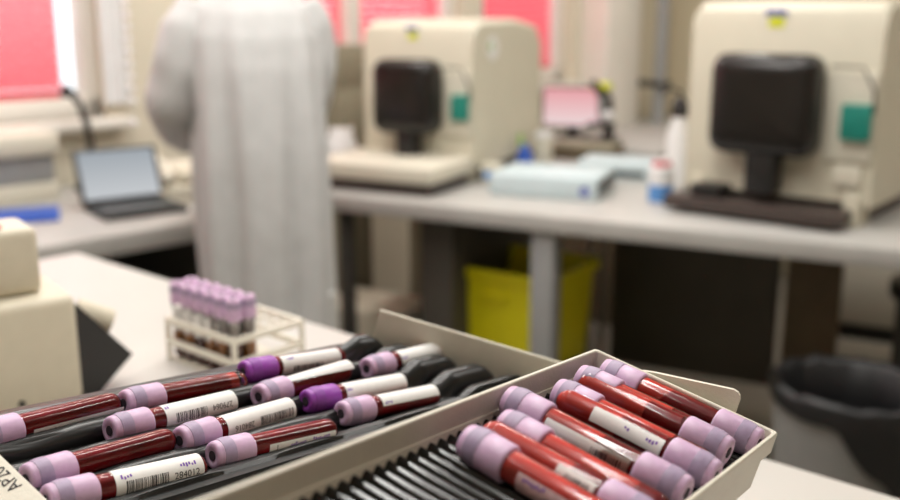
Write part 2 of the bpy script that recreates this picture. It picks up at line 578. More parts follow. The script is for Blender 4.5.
# ------------------------------------------------------------ cream analysers
def analyser(label, P, ang, w_, h_, d_, tray, base_label):
    A = thing('blood_analyser', label, 'analyser', frame(P, (math.cos(R(ang)), math.sin(R(ang)), 0), (0, 0, 1)), 'cream blood analysers')
    z0 = 0.06
    # body: side profile with a rounded sloping top, opened by a shallow bay on the right of its front
    prof = [(0, z0), (0, h_ - 0.05), (0.012, h_ - 0.02), (0.045, h_), (d_ * 0.6, h_ + 0.004), (d_ - 0.04, h_ - 0.02), (d_, h_ - 0.07), (d_, z0)]
    b = MB()
    b.loft([[(x, y + iy, z - iz) for y, z in prof] for x, iy, iz in ((0, 0.0, 0.012), (0.012, 0.0, 0.0), (w_ - 0.012, 0.0, 0.0), (w_, 0.0, 0.012))], True, True, True)
    b.build('housing', M['cream'], A, ang=0.5)
    # feet / base
    MB().box((0.03, 0.02, 0), (w_ - 0.03, d_ - 0.02, z0), 0.004).build('base', M['brownrail'], A)
    for x in (0.02, w_ - 0.06):
        MB().box((x, -0.01, 0), (x + 0.04, 0.08, z0 + 0.03), 0.006).build('foot', M['cream'], A)
    # raised cream panel left of the bay and the bay's back
    MB().box((0.76 * w_, -0.012, 0.30 * h_), (0.99 * w_, 0.0, 0.70 * h_), 0.006).build('side_bay', M['cream_light'], A)
    MB().box((0.84 * w_, -0.035, 0.40 * h_), (0.985 * w_, -0.010, 0.56 * h_), 0.006).build('reagent_block', M['teal'], A)
    MB().tube([(0.77 * w_, -0.02, 0.72 * h_), (0.93 * w_, -0.03, 0.72 * h_), (0.985 * w_, -0.02, 0.62 * h_), (0.985 * w_, -0.01, 0.52 * h_)], 0.003, 6).build('handle', M['brownrail'], A)
    # smoked cover: pillowy rounded box
    x0, x1, zz0, zz1 = 0.19 * w_, 0.74 * w_, 0.31 * h_, 0.77 * h_
    b = MB()
    loops = []
    for ins, y in ((0.004, 0.0), (0.0, -0.02), (0.0, -0.06), (0.006, -0.078), (0.02, -0.088), (0.05, -0.092)):
        loops.append([(x, y, z) for x, z, _ in rrect(x0 + ins, x1 - ins, zz0 + ins, zz1 - ins, max(0.012, 0.035 - ins * 0.5), 0)])
    b.loft(loops, True, True, True)
    cv = b.build('sampler_cover', M['smoke'], A)
    MB().box((0.40 * w_, -0.075, 0.13 * h_), (0.56 * w_, -0.005, zz0 + 0.02), 0.012).build('probe_holder', M['black'], A)
    # sampler shelf
    if tray:
        MB().box((-0.04, -0.26, 0.035), (w_ + 0.0, 0.03, 0.085), 0.012).build('sampler_shelf', M['cream_light'], A)
        MB().box((-0.02, -0.24, 0.0), (w_ - 0.02, 0.02, 0.035), 0.004).build('shaded_shelf_base', M['brownrail'], A)  # dark strip: shade beneath the machine put into the base's colour
    else:
        MB().box((-0.01, -0.10, 0.012), (w_ - 0.035, 0.02, 0.045), 0.006).build('sampler_rail', M['brownrail'], A)
        MB().box((0.05, -0.07, 0.04), (0.13, 0.0, 0.075), 0.004).build('rail_stop', M['black'], A)
        MB().box((0.82 * w_, -0.014, 0.10), (0.95 * w_, 0.0, 0.15), 0.003).build('name_plate', M['cream_light'], A)
    # stickers
    MB().box((0.40 * w_, -0.0015, h_ * 0.935), (0.51 * w_, 0.0, h_ * 0.965), 0).build('sticker', M['stickblue'], A)['label'] = 'small blue sticker'
    MB().box((0.42 * w_, -0.0015, h_ * 0.885), (0.50 * w_, 0.0, h_ * 0.932), 0).build('sticker', M['stickyel'], A)['label'] = 'small lime yellow sticker'
    if tray:
        b = MB()
        b.lathe([(0, 0.035), (0.002, 0.035)], 24, Matrix.Translation((w_, 0.13, h_ * 0.83)))
        lg = b.build('emblem', M['white'], A)
        b = MB()
        b.lathe([(0.002, 0.012), (0.003, 0.012)], 16, Matrix.Translation((w_, 0.115, h_ * 0.84)))
        b.build('emblem_mark', M['green'], lg)
    return A


RmL = at(683, 206, BH)
analyser('large cream analyser with black cover at the right, by the bottle', RmL, -39, 0.472, 0.525, 0.45, False, '')
analyser('smaller cream analyser with black cover standing behind the person', Vector((-0.262, 3.10, BH)), -27, 0.37, 0.475, 0.52, True, '')


# ------------------------------------------------------------ things on the bench
def yawM(P, ang):
    return Matrix.Translation(P) @ Matrix.Rotation(R(ang), 4, 'Z')


# flat pale blue units
P = at(489, 195, BH)
fl = thing('tube_shaker', 'pale blue flat unit in front, with dark slotted side', 'lab device', yawM(P, -21), 'pale blue flat units')
MB().box((0, 0, 0.0), (0.305, 0.235, 0.062), 0.006).build('housing', M['paleblue'], fl)
MB().box((0.300, 0.02, 0.012), (0.309, 0.225, 0.052), 0.002).build('slotted_side', M['slot'], fl)
MB().lathe([(0, 0.014), (0.002, 0.014)], 16, Matrix.Translation((0.272, -0.0015, 0.026)) @ Matrix.Rotation(R(90), 4, 'Z')).build('emblem', M['stickblue'], fl)
P = at(592, 179, BH)
fl = thing('tube_shaker', 'pale blue flat unit standing behind the slotted one', 'lab device', yawM(P, -21), 'pale blue flat units')
MB().box((-0.05, 0, 0.0), (0.175, 0.16, 0.055), 0.006).build('housing', M['paleblue'], fl)
MB().box((-0.03, -0.002, 0.012), (0.16, 0.0, 0.03), 0.0).build('slot', M['slot'], fl)
# bottle
P = at(660, 203, BH)
bo = thing('reagent_bottle', 'small white bottle with blue label and red cap by the large analyser', 'bottle', yawM(P, 0))
RX = Matrix.Rotation(R(-90), 4, 'Y')
MB().lathe([(0, 0.030), (0.003, 0.033), (0.095, 0.033), (0.105, 0.02), (0.12, 0.018)], 24, RX).build('body', M['white'], bo)
MB().lathe([(0.006, 0.0336), (0.052, 0.0336)], 24, RX).build('label', M['bottleblue'], bo)
MB().lathe([(0.088, 0.026), (0.112, 0.026), (0.114, 0.022)], 20, RX).build('cap', M['red'], bo)
# tall wash bottle behind it
P = at(676, 186, BH)
wb = thing('wash_bottle', 'tall white wash bottle with dark nozzle behind the red capped bottle', 'bottle', yawM(P, 0))
MB().lathe([(0, 0.03), (0.004, 0.034), (0.15, 0.034), (0.19, 0.022), (0.215, 0.02)], 20, RX).build('body', M['white'], wb)
MB().lathe([(0.205, 0.024), (0.24, 0.024), (0.26, 0.010)], 16, RX).build('cap', M['black'], wb)
MB().tube([(0, 0, 0.25), (0, 0, 0.275), (-0.03, 0, 0.285), (-0.06, 0, 0.27)], 0.005, 8).build('nozzle', M['black'], wb)
# blue wedge shaped squeeze bottle and white carton
P = at(524, 172, BH)
sp = thing('squeeze_bottle', 'blue tapered squeeze bottle with green tip beside the analyser', 'bottle', yawM(P, 0))
MB().lathe([(0, 0.028), (0.004, 0.031), (0.05, 0.027), (0.085, 0.012), (0.09, 0.010)], 20, RX).build('body', M['blue'], sp)
MB().lathe([(0.088, 0.011), (0.11, 0.008), (0.125, 0.004)], 12, Matrix.Translation((-0.012, 0, 0.0)) @ RX).build('tip', M['green'], sp)
P = at(540, 168, BH)
MBt = MB().box((-0.022, 0, 0), (0.026, 0.05, 0.115), 0.003)
cx = thing('carton', 'small white carton behind the blue squeeze bottle', 'box', yawM(P, -25))
MBt.build('box', M['cream_light'], cx)
MB().box((-0.023, -0.001, 0.098), (0.027, 0.051, 0.116), 0.003).build('lid', M['white'], cx)
# small white dispenser in front of the analyser's side
P = at(484, 184, BH)
dp = thing('dispenser_box', 'small cream box with blue mark beside the pale blue unit', 'box', yawM(P, -25))
MB().box((-0.012, 0, 0), (0.045, 0.05, 0.062), 0.006).build('box', M['cream_light'], dp)
MB().box((0.0, -0.0015, 0.015), (0.025, 0.0, 0.04), 0).build('mark', M['bottleblue'], dp)
# crumpled white tissue left of the smaller analyser
P = at(342, 168, BH)
b = MB().sphere((0, 0, 0), 1, 20)
for v in b.bm.verts:
    q = v.co.normalized()
    v.co = Vector((q.x * 0.055, q.y * 0.05, max(0, q.z * 0.08 + 0.05))) * (1 + 0.25 * noise.noise(q * 3))
o = b.build('tissue', M['white'], None, Matrix.Translation(P))
tag(o, 'crumpled white tissue on the bench left of the smaller analyser', 'tissue')
# tan cabinet box behind, left of the smaller analyser
P = Vector((-0.355, 3.49, 0))
cb = thing('storage_box', 'tall narrow tan cabinet between the person and the smaller analyser', 'box', frame(P + Vector((0, 0, 0.0)), U1, (0, 0, 1)))
MB().box((-0.06, -0.05, 0), (0.06, 0.09, 1.12), 0.006).build('body', M['khaki'], cb)
MB().box((-0.062, -0.052, 1.0), (0.062, 0.092, 1.14), 0.006).build('lid', M['khaki'], cb)

# corner: monitor, microscope, box
P = at(571, 138, 0.735)
mo = thing('monitor', 'monitor with glowing pink and white screen in the far corner', 'monitor', yawM(P, -18))
MB().box((-0.125, 0, 0.045), (0.125, 0.05, 0.21), 0.006).build('casing', M['black'], mo)
MB().box((-0.118, -0.003, 0.052), (0.118, 0.0, 0.205), 0).build('screen', M['pink_screen'], mo)
MB().box((-0.06, -0.02, 0), (0.06, 0.09, 0.012), 0.004).build('foot', M['black'], mo)
MB().box((-0.02, 0.02, 0.01), (0.02, 0.045, 0.06), 0.003).build('stem', M['black'], mo)
P = at(601, 146, 0.735)
mi = thing('microscope', 'black microscope with yellow top right of the pink monitor', 'microscope', yawM(P, -35))
MB().box((-0.05, -0.07, 0), (0.05, 0.08, 0.03), 0.008).build('base', M['black'], mi)
MB().tube([(0, 0.06, 0.02), (0, 0.065, 0.10), (0, 0.05, 0.18), (0, 0.0, 0.215)], [0.022, 0.02, 0.018, 0.02], 10).build('arm', M['black'], mi)
MB().box((-0.045, -0.05, 0.08), (0.045, 0.03, 0.092), 0.002).build('stage', M['black'], mi)
MB().tube([(0, -0.005, 0.20), (0, -0.01, 0.11)], [0.022, 0.012], 12).build('objective', M['steel'], mi)
MB().tube([(0, -0.01, 0.205), (0, -0.08, 0.25)], [0.018, 0.014], 12).build('eyepiece', M['black'], mi)
MB().lathe([(0, 0.022), (0.03, 0.022)], 14, Matrix.Translation((0.03, -0.03, 0.12))).build('focus_knob', M['white'], mi)
MB().box((-0.04, -0.03, 0.215), (0.03, 0.03, 0.245), 0.01).build('top_cover', M['stickyel'], mi)
P = at(577, 163, 0.735)
ob = thing('cardboard_box', 'flat brown box below the pink monitor', 'box', yawM(P, -30))
MB().box((-0.12, 0, 0), (0.12, 0.14, 0.06), 0.003).build('box', M['brownpanel'], ob)
MB().box((-0.122, -0.002, 0.045), (0.122, 0.142, 0.062), 0.003).build('lid', M['khaki'], ob)
# vertical conduit and wall cabinet in the far corner
s = 3.2
pp = thing('pipe', 'grey vertical pipe running up the wall in the far corner', 'pipe', MW @ Matrix.Translation((s, -0.22, 0)))
MB().tube([(0, 0, 0.736), (0, 0, CEIL)], 0.030, 12).build('tube', M['steel'], pp)
for z in (0.9, 1.5, 2.0):
    MB().box((-0.04, -0.04, z), (0.04, 0.22, z + 0.03), 0.004).build('clamp', M['darksteel'], pp)
# tan curtain on the back wall at the far right
b = MB()
prof = [(S1 - 0.06 - 0.025 * math.sin(k * 0.9), -2.05 - 0.03 * k) for k in range(32)]
b.loft([[(x, y, z) for x, y in prof] for z in (0.55, 1.2, 1.9, 2.5)], closed=False, Mx=MW)
o = b.build('curtain', mat('tan_curtain', (0.62, 0.47, 0.26), 0.8, 0.05, 20), smooth=False)
sm = o.modifiers.new('thickness', 'SOLIDIFY')
sm.thickness = 0.004
tag(o, 'tan folded curtain behind the large analyser at the right edge', 'curtain')

# ------------------------------------------------------------ desk on the left: laptop, printer, folder, lamp, phone
P = at(84, 211, BH)
lt = thing('laptop', 'open laptop with a pale glowing screen on the left desk', 'laptop', frame(P, (0.80, 0.60, 0), (0, 0, 1)))
MB().box((0, -0.17, 0), (0.215, 0.0, 0.016), 0.004).build('keyboard_base', M['black'], lt)
MB().box((0.012, -0.155, 0.016), (0.203, -0.07, 0.0175), 0).build('keys', M['slot'], lt)
TL = Matrix.Translation((0, 0.0, 0.016)) @ Matrix.Rotation(R(-22), 4, 'X')
MB().box((-0.004, 0.0, 0), (0.219, 0.008, 0.145), 0.004, TL).build('screen_lid', M['black'], lt)
MB().box((0.008, -0.0015, 0.010), (0.207, 0.0, 0.136), 0, TL).build('screen', M['laptop_screen'], lt)
P = at(64, 200, BH)
pr = thing('printer', 'cream printer with grey front at the left edge of the desk', 'printer', frame(P, U1, (0, 0, 1)))
MB().box((-0.45, 0.02, 0), (0.0, 0.2, 0.05), 0.006).build('paper_base', M['cream_light'], pr)
MB().box((-0.45, 0.03, 0.05), (-0.005, 0.2, 0.125), 0.004).build('front_panel', M['steel'], pr)
MB().box((-0.46, 0.01, 0.125), (0.01, 0.21, 0.185), 0.012).build('cover', M['cream_light'], pr)
P = at(60, 219, BH)
fo = thing('folder', 'blue folder lying flat on the desk beside the cream instrument', 'folder', frame(P, (0.93, 0.36, 0), (0, 0, 1)))
MB().box((-0.24, -0.03, 0), (0.0, 0.13, 0.012), 0.003).build('cover', M['blue'], fo)
MB().box((-0.235, -0.025, 0.003), (-0.003, 0.128, 0.009), 0.001).build('paper', M['white'], fo)
P = at(102, 200, BH)
gl = thing('desk_lamp', 'thin black curved lamp arm standing behind the laptop', 'lamp', yawM(Vector((-1.035, 2.86, BH)), 0))
MB().lathe([(0, 0.05), (0.012, 0.05), (0.018, 0.02)], 20, RX).build('base', M['black'], gl)
MB().tube([(0, 0, 0.01), (0.005, 0, 0.10), (0.0, 0, 0.18), (-0.015, 0, 0.24), (-0.035, 0, 0.275)], 0.010, 8).build('arm', M['black'], gl)
MB().tube([(-0.035, 0, 0.272), (-0.06, 0, 0.285)], [0.012, 0.022], 12).build('shade', M['black'], gl)
P = at(190, 199, BH)
ph = thing('telephone', 'cream desk telephone between the laptop and the person', 'telephone', frame(P, (0.8, 0.6, 0), (0, 0, 1)))
b = MB()
b.loft([[(-0.08, 0, z0_), (-0.08, 0.17, z1_), (0.08, 0.17, z1_), (0.08, 0, z0_)] for z0_, z1_ in ((0, 0), (0.03, 0.085))], True, True, True)
b.build('base', M['cream_light'], ph, ang=0.3)
MB().tube([(-0.055, 0.0, 0.055), (-0.055, 0.03, 0.085), (-0.055, 0.13, 0.115), (-0.055, 0.16, 0.10)], [0.022, 0.016, 0.016, 0.022], 10).build('handset', M['cream_light'], ph)
MB().box((-0.015, 0.02, 0.035), (0.06, 0.11, 0.066), 0.003, Matrix.Rotation(R(8), 4, 'X')).build('keypad', M['cream'], ph)

# ------------------------------------------------------------ floor things under and behind the bench
# yellow waste bin
P = Vector((0.205, 2.88, 0))
yb = thing('waste_bin', 'yellow plastic waste bin under the bench behind the grey leg', 'bin', yawM(P, -34))
hb, hw_, hd_ = 0.535, 0.185, 0.155
b = MB()
lps = []
for ins, z in ((0.03, 0.0), (0.028, 0.004), (0.003, hb - 0.03), (-0.010, hb - 0.028), (-0.010, hb), (0.002, hb), (0.008, hb - 0.03), (0.034, 0.012)):
    lps.append(rrect(-hw_ + ins, hw_ - ins, -hd_ + ins, hd_ - ins, 0.03, z))
b.loft(lps, True, True, True)
b.build('body', M['yellow'], yb, ang=0.5)
MB().box((hw_ - 0.018, -0.06, 0.12), (hw_ - 0.013, 0.07, 0.26), 0.001, Matrix.Rotation(R(3.0), 4, 'Y')).build('label', M['khaki'], yb)
MB().box((-0.04, -hd_ - 0.012, hb - 0.085), (0.05, -hd_ + 0.004, hb - 0.07), 0.003).build('handle', M['yellow'], yb)
# cream device on the floor
P = Vector((-0.36, 3.16, 0))
cd_ = thing('centrifuge', 'cream device with a dark knob standing on the floor under the bench', 'lab device', yawM(P, -27))
MB().box((-0.10, -0.02, 0.012), (0.24, 0.22, 0.31), 0.012, seg=3).build('housing', M['cream'], cd_)
MB().lathe([(0, 0.024), (0.014, 0.02)], 16, Matrix.Translation((0.13, -0.02, 0.15)) @ Matrix.Rotation(R(-90), 4, 'Z')).build('knob', M['black'], cd_)
MB().box((0.0, -0.0215, 0.14), (0.06, -0.02, 0.20), 0).build('label', M['white'], cd_)
fm = MB().box((-0.02, -0.02, 0), (0.02, 0.02, 0.015), 0.003).mesh('foot', M['black'])
for x, y in ((-0.06, 0.03), (0.2, 0.03), (-0.06, 0.18), (0.2, 0.18)):
    link('foot', fm, cd_, Matrix.Translation((x, y, 0)))
# khaki cabinet behind it, added with the dim tone of the shaded wall base
P = BF + BD * (-0.75) + Vector((0.454, 0.891, 0)) * 0.66
kc = thing('cabinet', 'khaki cabinet added in place of the shaded wall base under the grey bench', 'cabinet', frame(P, BD, (0, 0, 1)))
MB().box((0, 0, 0), (0.33, 0.25, 0.62), 0.004).build('body', M['khaki'], kc)
for x in (0.005, 0.168):
    dr = MB().box((x, -0.015, 0.05), (x + 0.157, 0.0, 0.60), 0.003).build('door', M['khaki'], kc)
    MB().box((x + 0.06, -0.03, 0.5), (x + 0.09, -0.015, 0.51), 0.003).build('handle', M['steel'], dr)
# pipes beside the yellow bin (radiator on the window wall)
for k, x in enumerate((485, 497, 510)):
    P = at(x, 215, BH)
    P = BF + BD * (-0.17 + 0.05 * k) + Vector((0.454, 0.891, 0)) * 0.90
    o = MB().tube([(0, 0, 0), (0, 0, BH - 0.047)], 0.011, 8).build('drain_pipe', M['steel'], None, Matrix.Translation(P))
    tag(o, ['left', 'middle', 'right'][k] + ' one of three thin grey pipes under the bench left of the yellow bin', 'pipe', 'thin pipes under the bench')
# brown panel, white cabinet, dark post at the right under the bench
P = BF + BD * 0.50 + Vector((0.454, 0.891, 0)) * 0.78
o = MB().box((0, 0, 0), (0.16, 0.04, BH - 0.046), 0.004).build('support_board', M['brownpanel'], None, frame(P, BD, (0, 0, 1)))
tag(o, 'brown upright support board under the bench left of the white cabinet', 'board')
P = BF + BD * 0.53 + Vector((0.454, 0.891, 0)) * 1.20
wc = thing('drawer_cabinet', 'white low cabinet with a dark gap seen under the right bench end', 'cabinet', frame(P, BD, (0, 0, 1)))
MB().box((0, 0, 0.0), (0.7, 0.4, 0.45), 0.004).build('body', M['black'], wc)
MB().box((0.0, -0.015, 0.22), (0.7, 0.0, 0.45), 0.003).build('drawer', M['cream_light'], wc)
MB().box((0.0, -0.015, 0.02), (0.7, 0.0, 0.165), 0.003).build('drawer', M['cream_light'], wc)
P = BF + BD * 0.97 + Vector((0.454, 0.891, 0)) * -0.22
st = thing('stool', 'dark metal stool post standing at the right edge', 'stool', yawM(at(903, 320, 0.45), 0))
st.location.z = 0
MB().tube([(0, 0, 0.06), (0, 0, 0.52)], 0.02, 12).build('column', M['darksteel'], st)
MB().lathe([(0.50, 0.15), (0.51, 0.16), (0.545, 0.16), (0.555, 0.14)], 28, Matrix.Translation((0.13, 0, 0)) @ RX).build('seat', M['black'], st)
for k in range(5):
    a = 2 * pi * k / 5
    MB().tube([(0, 0, 0.07), (0.2 * math.cos(a), 0.2 * math.sin(a), 0.02)], [0.014, 0.012], 8).build('leg', M['darksteel'], st)
# round grey bin with black bag
P = at(852, 386, 0.50)
P.z = 0
rb = thing('rubbish_bin', 'round grey bin lined with a black bag beyond the white table', 'bin', yawM(P, 0))
MB().lathe([(0, 0.115), (0.004, 0.12), (0.48, 0.155), (0.485, 0.15), (0.47, 0.147), (0.02, 0.112)], 36, RX).build('body', M['bin'], rb)
b = MB()
loops = []
for x, r, j in ((0.20, 0.105, 0.02), (0.42, 0.133, 0.008), (0.50, 0.143, 0.005), (0.512, 0.158, 0.004), (0.50, 0.166, 0.004), (0.44, 0.164, 0.006), (0.40, 0.162, 0.008), (0.365, 0.160, 0.010)):
    lp = []
    for k in range(72):
        a = 2 * pi * k / 72
        rr = r + j * noise.noise(Vector((math.cos(a) * 5, math.sin(a) * 5, x * 12)))
        xx = x + ((0.03 * noise.noise(Vector((math.cos(a) * 1.7, math.sin(a) * 1.7, 3))) + 0.10 * math.sin(a)) * (0.46 - x) / 0.06 if x < 0.46 and r > 0.155 else 0.008 * noise.noise(Vector((math.cos(a) * 6, math.sin(a) * 6, x))))
        lp.append((xx, rr * math.cos(a), rr * math.sin(a)))
    loops.append(lp)
b.loft(loops, True, True, False, RX)
b.build('bin_bag', M['binbag'], rb, ang=2)

# ------------------------------------------------------------ cream instrument at the left edge of the table
TZ = 0.9
Pb = at(86, 402, TZ)
Pa = at(6, 420, TZ)
dx = (Pb - Pa).normalized()
MI = frame(Pb, dx, (0, 0, 1))
ins = thing('bench_instrument', 'beige boxy instrument with a ribbed knob at the left of the table', 'lab instrument', MI)
MB().box((-0.40, 0, 0.0), (0, 0.13, 0.104), 0.009, seg=3).build('lower_housing', M['beige'], ins)
MB().box((-0.40, 0.022, 0.104), (-0.022, 0.085, 0.166), 0.008, seg=3).build('upper_housing', M['beige'], ins)
b = MB()
MY = Matrix.Rotation(R(90), 4, 'X')
b.prism([(0.0, 0.0), (0.0, 0.090), (0.004, 0.090), (0.052, 0.032), (0.018, 0.0)], -0.045, -0.015, MY)
b.build('side_bracket', M['black'], ins)
kn = MB()
pts = []
kn.lathe([(0, 0.0135), (0.034, 0.0135), (0.036, 0.012)], 40, Matrix.Translation((0.014, 0.06, 0.071)) @ Matrix.Rotation(R(26), 4, 'Y') @ Matrix.Rotation(R(-15), 4, 'Z'), rib=0.0008, ribx=(0, 0.034))
kn.build('knob', M['beige'], ins)
kn = MB().tube([(-0.02, 0.06, 0.082), (0.018, 0.06, 0.070)], 0.006, 10).build('knob_shaft', M['black'], ins)
MB().lathe([(0, 0.0032), (0.0015, 0.003)], 14, MI.inverted() @ Matrix.Translation(on_plane(Pb, MI.col[1].to_3d(), 22, 404)) @ MI.to_3x3().to_4x4() @ Matrix.Rotation(R(-90), 4, 'Z')).build('screw', M['black'], ins)
ps = thing('paper_slip', 'pink slip of paper lying on top of the beige instrument', 'paper', MI @ Matrix.Translation((-0.105, 0.045, 0.1662)))
MB().box((-0.09, -0.015, 0), (0.055, 0.035, 0.003), 0.0005).build('sheet', M['pink'], ps)
MB().box((-0.07, -0.010, 0.003), (0.025, 0.03, 0.012), 0.002).build('note_block', M['pink'], ps)


# ------------------------------------------------------------ blood tubes
# local frame: x runs from the outer end of the cap to the tip, axis on y = z = 0
RT = 0.0067
TL_ = 0.081
cache = {}


def tube_meshes(kind):
    if kind in cache:
        return cache[kind]
    rc = 0.0080 if kind != 'violet' else 0.0077
    capm, stm = (M['violet'], M['violetstop']) if kind == 'violet' else (M['lilac'], M['stopper'])
    cl = 0.0225
    b = MB()
    prof = [(0.0004, 0.0033), (0.0000, 0.0040), (0.0000, rc - 0.0022), (0.0004, rc - 0.0013), (0.0015, rc - 0.0008), (0.0062, rc - 0.0003),
            (0.0064, rc), (0.0212, rc + 0.0002), (0.0220, rc - 0.0001), (cl, rc - 0.0007), (cl, RT)]
    b.lathe(prof, 80, rib=0.00016, ribx=(0.0063, 0.0213))
    cap = b.mesh('cap', capm, ang=0.9)
    b = MB()
    rs = rc + 0.0001
    b.lathe([(0.0036, rc - 0.0012), (0.0036, rc - 0.0003), (0.0062, rc + 0.00015), (0.0066, rc + 0.00025), (0.0100, rc + 0.00025), (0.0100, rc - 0.001)], 48)
    stop = b.mesh('stopper', stm)
    b = MB()
    b.lathe([(-0.00005, 0.0026), (0.0006, 0.0026)], 20)  # flush dark disc, the shade inside the cap's hole given as colour
    hole = b.mesh('cap_hole_shade', M['hole'])
    tip = [(TL_ - RT + RT * math.sin(a), max(RT * math.cos(a), 0.0002)) for a in (0, 0.4, 0.8, 1.15, 1.4, 1.55)]
    b = MB()
    b.lathe([(0.019, RT), (0.0195, RT), (0.040, RT), (0.060, RT), (TL_ - RT - 0.0012, RT), (TL_ - RT - 0.0003, RT)] + tip, 40)
    wall = b.mesh('tube_wall', M['clear'])
    cache[kind] = (cap, stop, hole, wall)
    return cache[kind]


def blood_mesh(x0, x1, name, m, slant=0.0, r=RT - 0.00035):
    """a column of liquid between x0 and x1; slant tilts its left end (lower side reaches further)"""
    b = MB()
    n = 28
    xe = min(x1, TL_ - RT)
    xs = [x0 + (xe - x0) * f_ for f_ in (0, 0.02, 0.25, 0.5, 0.75, 0.98, 1.0)]
    prof = [(x, r) for x in xs]
    if x1 > TL_ - RT:
        prof += [(TL_ - RT + (RT - 0.0004) * math.sin(a), max(r * math.cos(a), 0.0002)) for a in (0.4, 0.8, 1.15, 1.4, 1.55)]
    loops = []
    for i, (x, rr) in enumerate(prof):
        lp = []
        for k in range(n):
            a = 2 * pi * k / n
            y, z = rr * math.cos(a), rr * math.sin(a)
            xx = x + (slant * (z / r) * (1 - i / 6.0) if i < 6 else 0)
            lp.append((xx, y, z))
        loops.append(lp)
    b.loft(loops, True, True, True)
    return b.mesh(name, m)


def curved(b, x0, x1, p0, p1, r, thick=0.0, wob=None, n=14, nx=8):
    """strip of the tube's surface between x0..x1 and angles p0..p1 (deg from +z towards -y)"""
    loops = []
    for i in range(nx + 1):
        lp = []
        for k in range(n + 1):
            t = k / n
            x = x0 + (x1 - x0) * i / nx
            a = p0 + (p1 - p0) * t
            if wob:
                x, a = wob(x, a, i / nx, t)
            lp.append((x, -r * math.sin(R(a)), r * math.cos(R(a))))
        loops.append(lp)
    b.loft(loops, closed=False)


def wrap_text(s, size, x, phi, flip, r):
    bm = text_bm(s, size)
    for v in bm.verts:
        tx, ty = v.co.x, v.co.y
        if flip:
            tx, ty = -tx, -ty
        a = R(phi) - ty / r
        v.co = Vector((x + tx, -r * math.sin(a), r * math.cos(a)))
    return bm


def add_label(t, x0=0.030, x1=0.076, p0=-35, p1=125, bar=None, num=None, flip=False, numx=0.066, nphi=55, marks=None, peel=0, colr='label'):
    r = RT + 0.00012
    b = MB()
    wob = None
    if peel:
        def wob(x, a, i, k):
            return (x + peel * 0.010 * k * (1 - i), a + (1 - i) * 22 * k * peel)
    curved(b, x0, x1, p0, p1, r, wob=wob)
    lb = b.build('label', M[colr], t)
    if bar:
        b = MB()
        x = bar[0]
        while x < bar[1]:
            wd = random.choice((0.00035, 0.0005, 0.0008))
            curved(b, x, x + wd, bar[2], bar[3], r + 0.00008, n=8, nx=1)
            x += wd + random.choice((0.00035, 0.0005, 0.0008))
        b.build('barcode', M['ink'], lb)
    if num:
        bm = wrap_text(num, 0.0046, numx, nphi, flip, r + 0.00009)
        mb = MB()
        mb.bm.free()
        mb.bm = bm
        mb.build('number', M['ink'], lb, smooth=False)
    for (mx, mp, ml) in (marks or ()):
        b = MB()
        k = 0
        x = mx
        while x < mx + ml:
            curved(b, x, x + 0.0009, mp + random.uniform(-6, 4), mp + random.uniform(8, 16), r + 0.00008, n=3, nx=1)
            x += 0.0015
        b.build('print', M['purpleink'], lb)
    return lb


def blood_tube(label, P, Q, n, group, kind='lilac', blood=(0.021, 0.0805), film=None, slant=0.006, roll=0, lab=None, cat='blood tube'):
    t = thing('blood_tube', label, cat, frame(P, Q - P, n), group)
    cap, stop, hole, wall = tube_meshes(kind)
    link('cap', cap, t)
    link('stopper', stop, t)
    link('cap_hole_shade', hole, t)
    link('tube_wall', wall, t)
    if blood:
        link('blood', blood_mesh(blood[0], blood[1], 'blood', M['blood'], slant), t)
    if film:
        link('blood_film', blood_mesh(film[0], film[1], 'blood_film', M['film'], 0, RT - 0.00045), t)
    for l in (lab or ()):
        add_label(t, **l)
    return t


# ------------------------------------------------------------ left tray (grooved black rubber)
NT = Vector((0.232, -0.044, 0.972)).normalized()
PL0 = EYE + Vector((0, 0.65, -0.239))
OL = on_plane(PL0, NT, 212, 456)
MLT = frame(OL, (0.646, 0.754, 0), NT)            # x along the rows (away), y to the left and back, z off the tray
ul, vl = MLT.col[0].to_3d(), MLT.col[1].to_3d()
ltray = thing('tube_tray', 'grooved black rubber tray of tubes with tall beige end wall, at the left', 'tube tray', MLT)
V0, V1, UA = -0.040, 0.094, -0.091


def ub(v):
    return 0.2019 + (0.0822 - v) * 0.66


ROW = [0.0, 0.0215, 0.0435, 0.0655]


MID = [-0.0125, 0.0108, 0.0325, 0.0545, 0.0765]


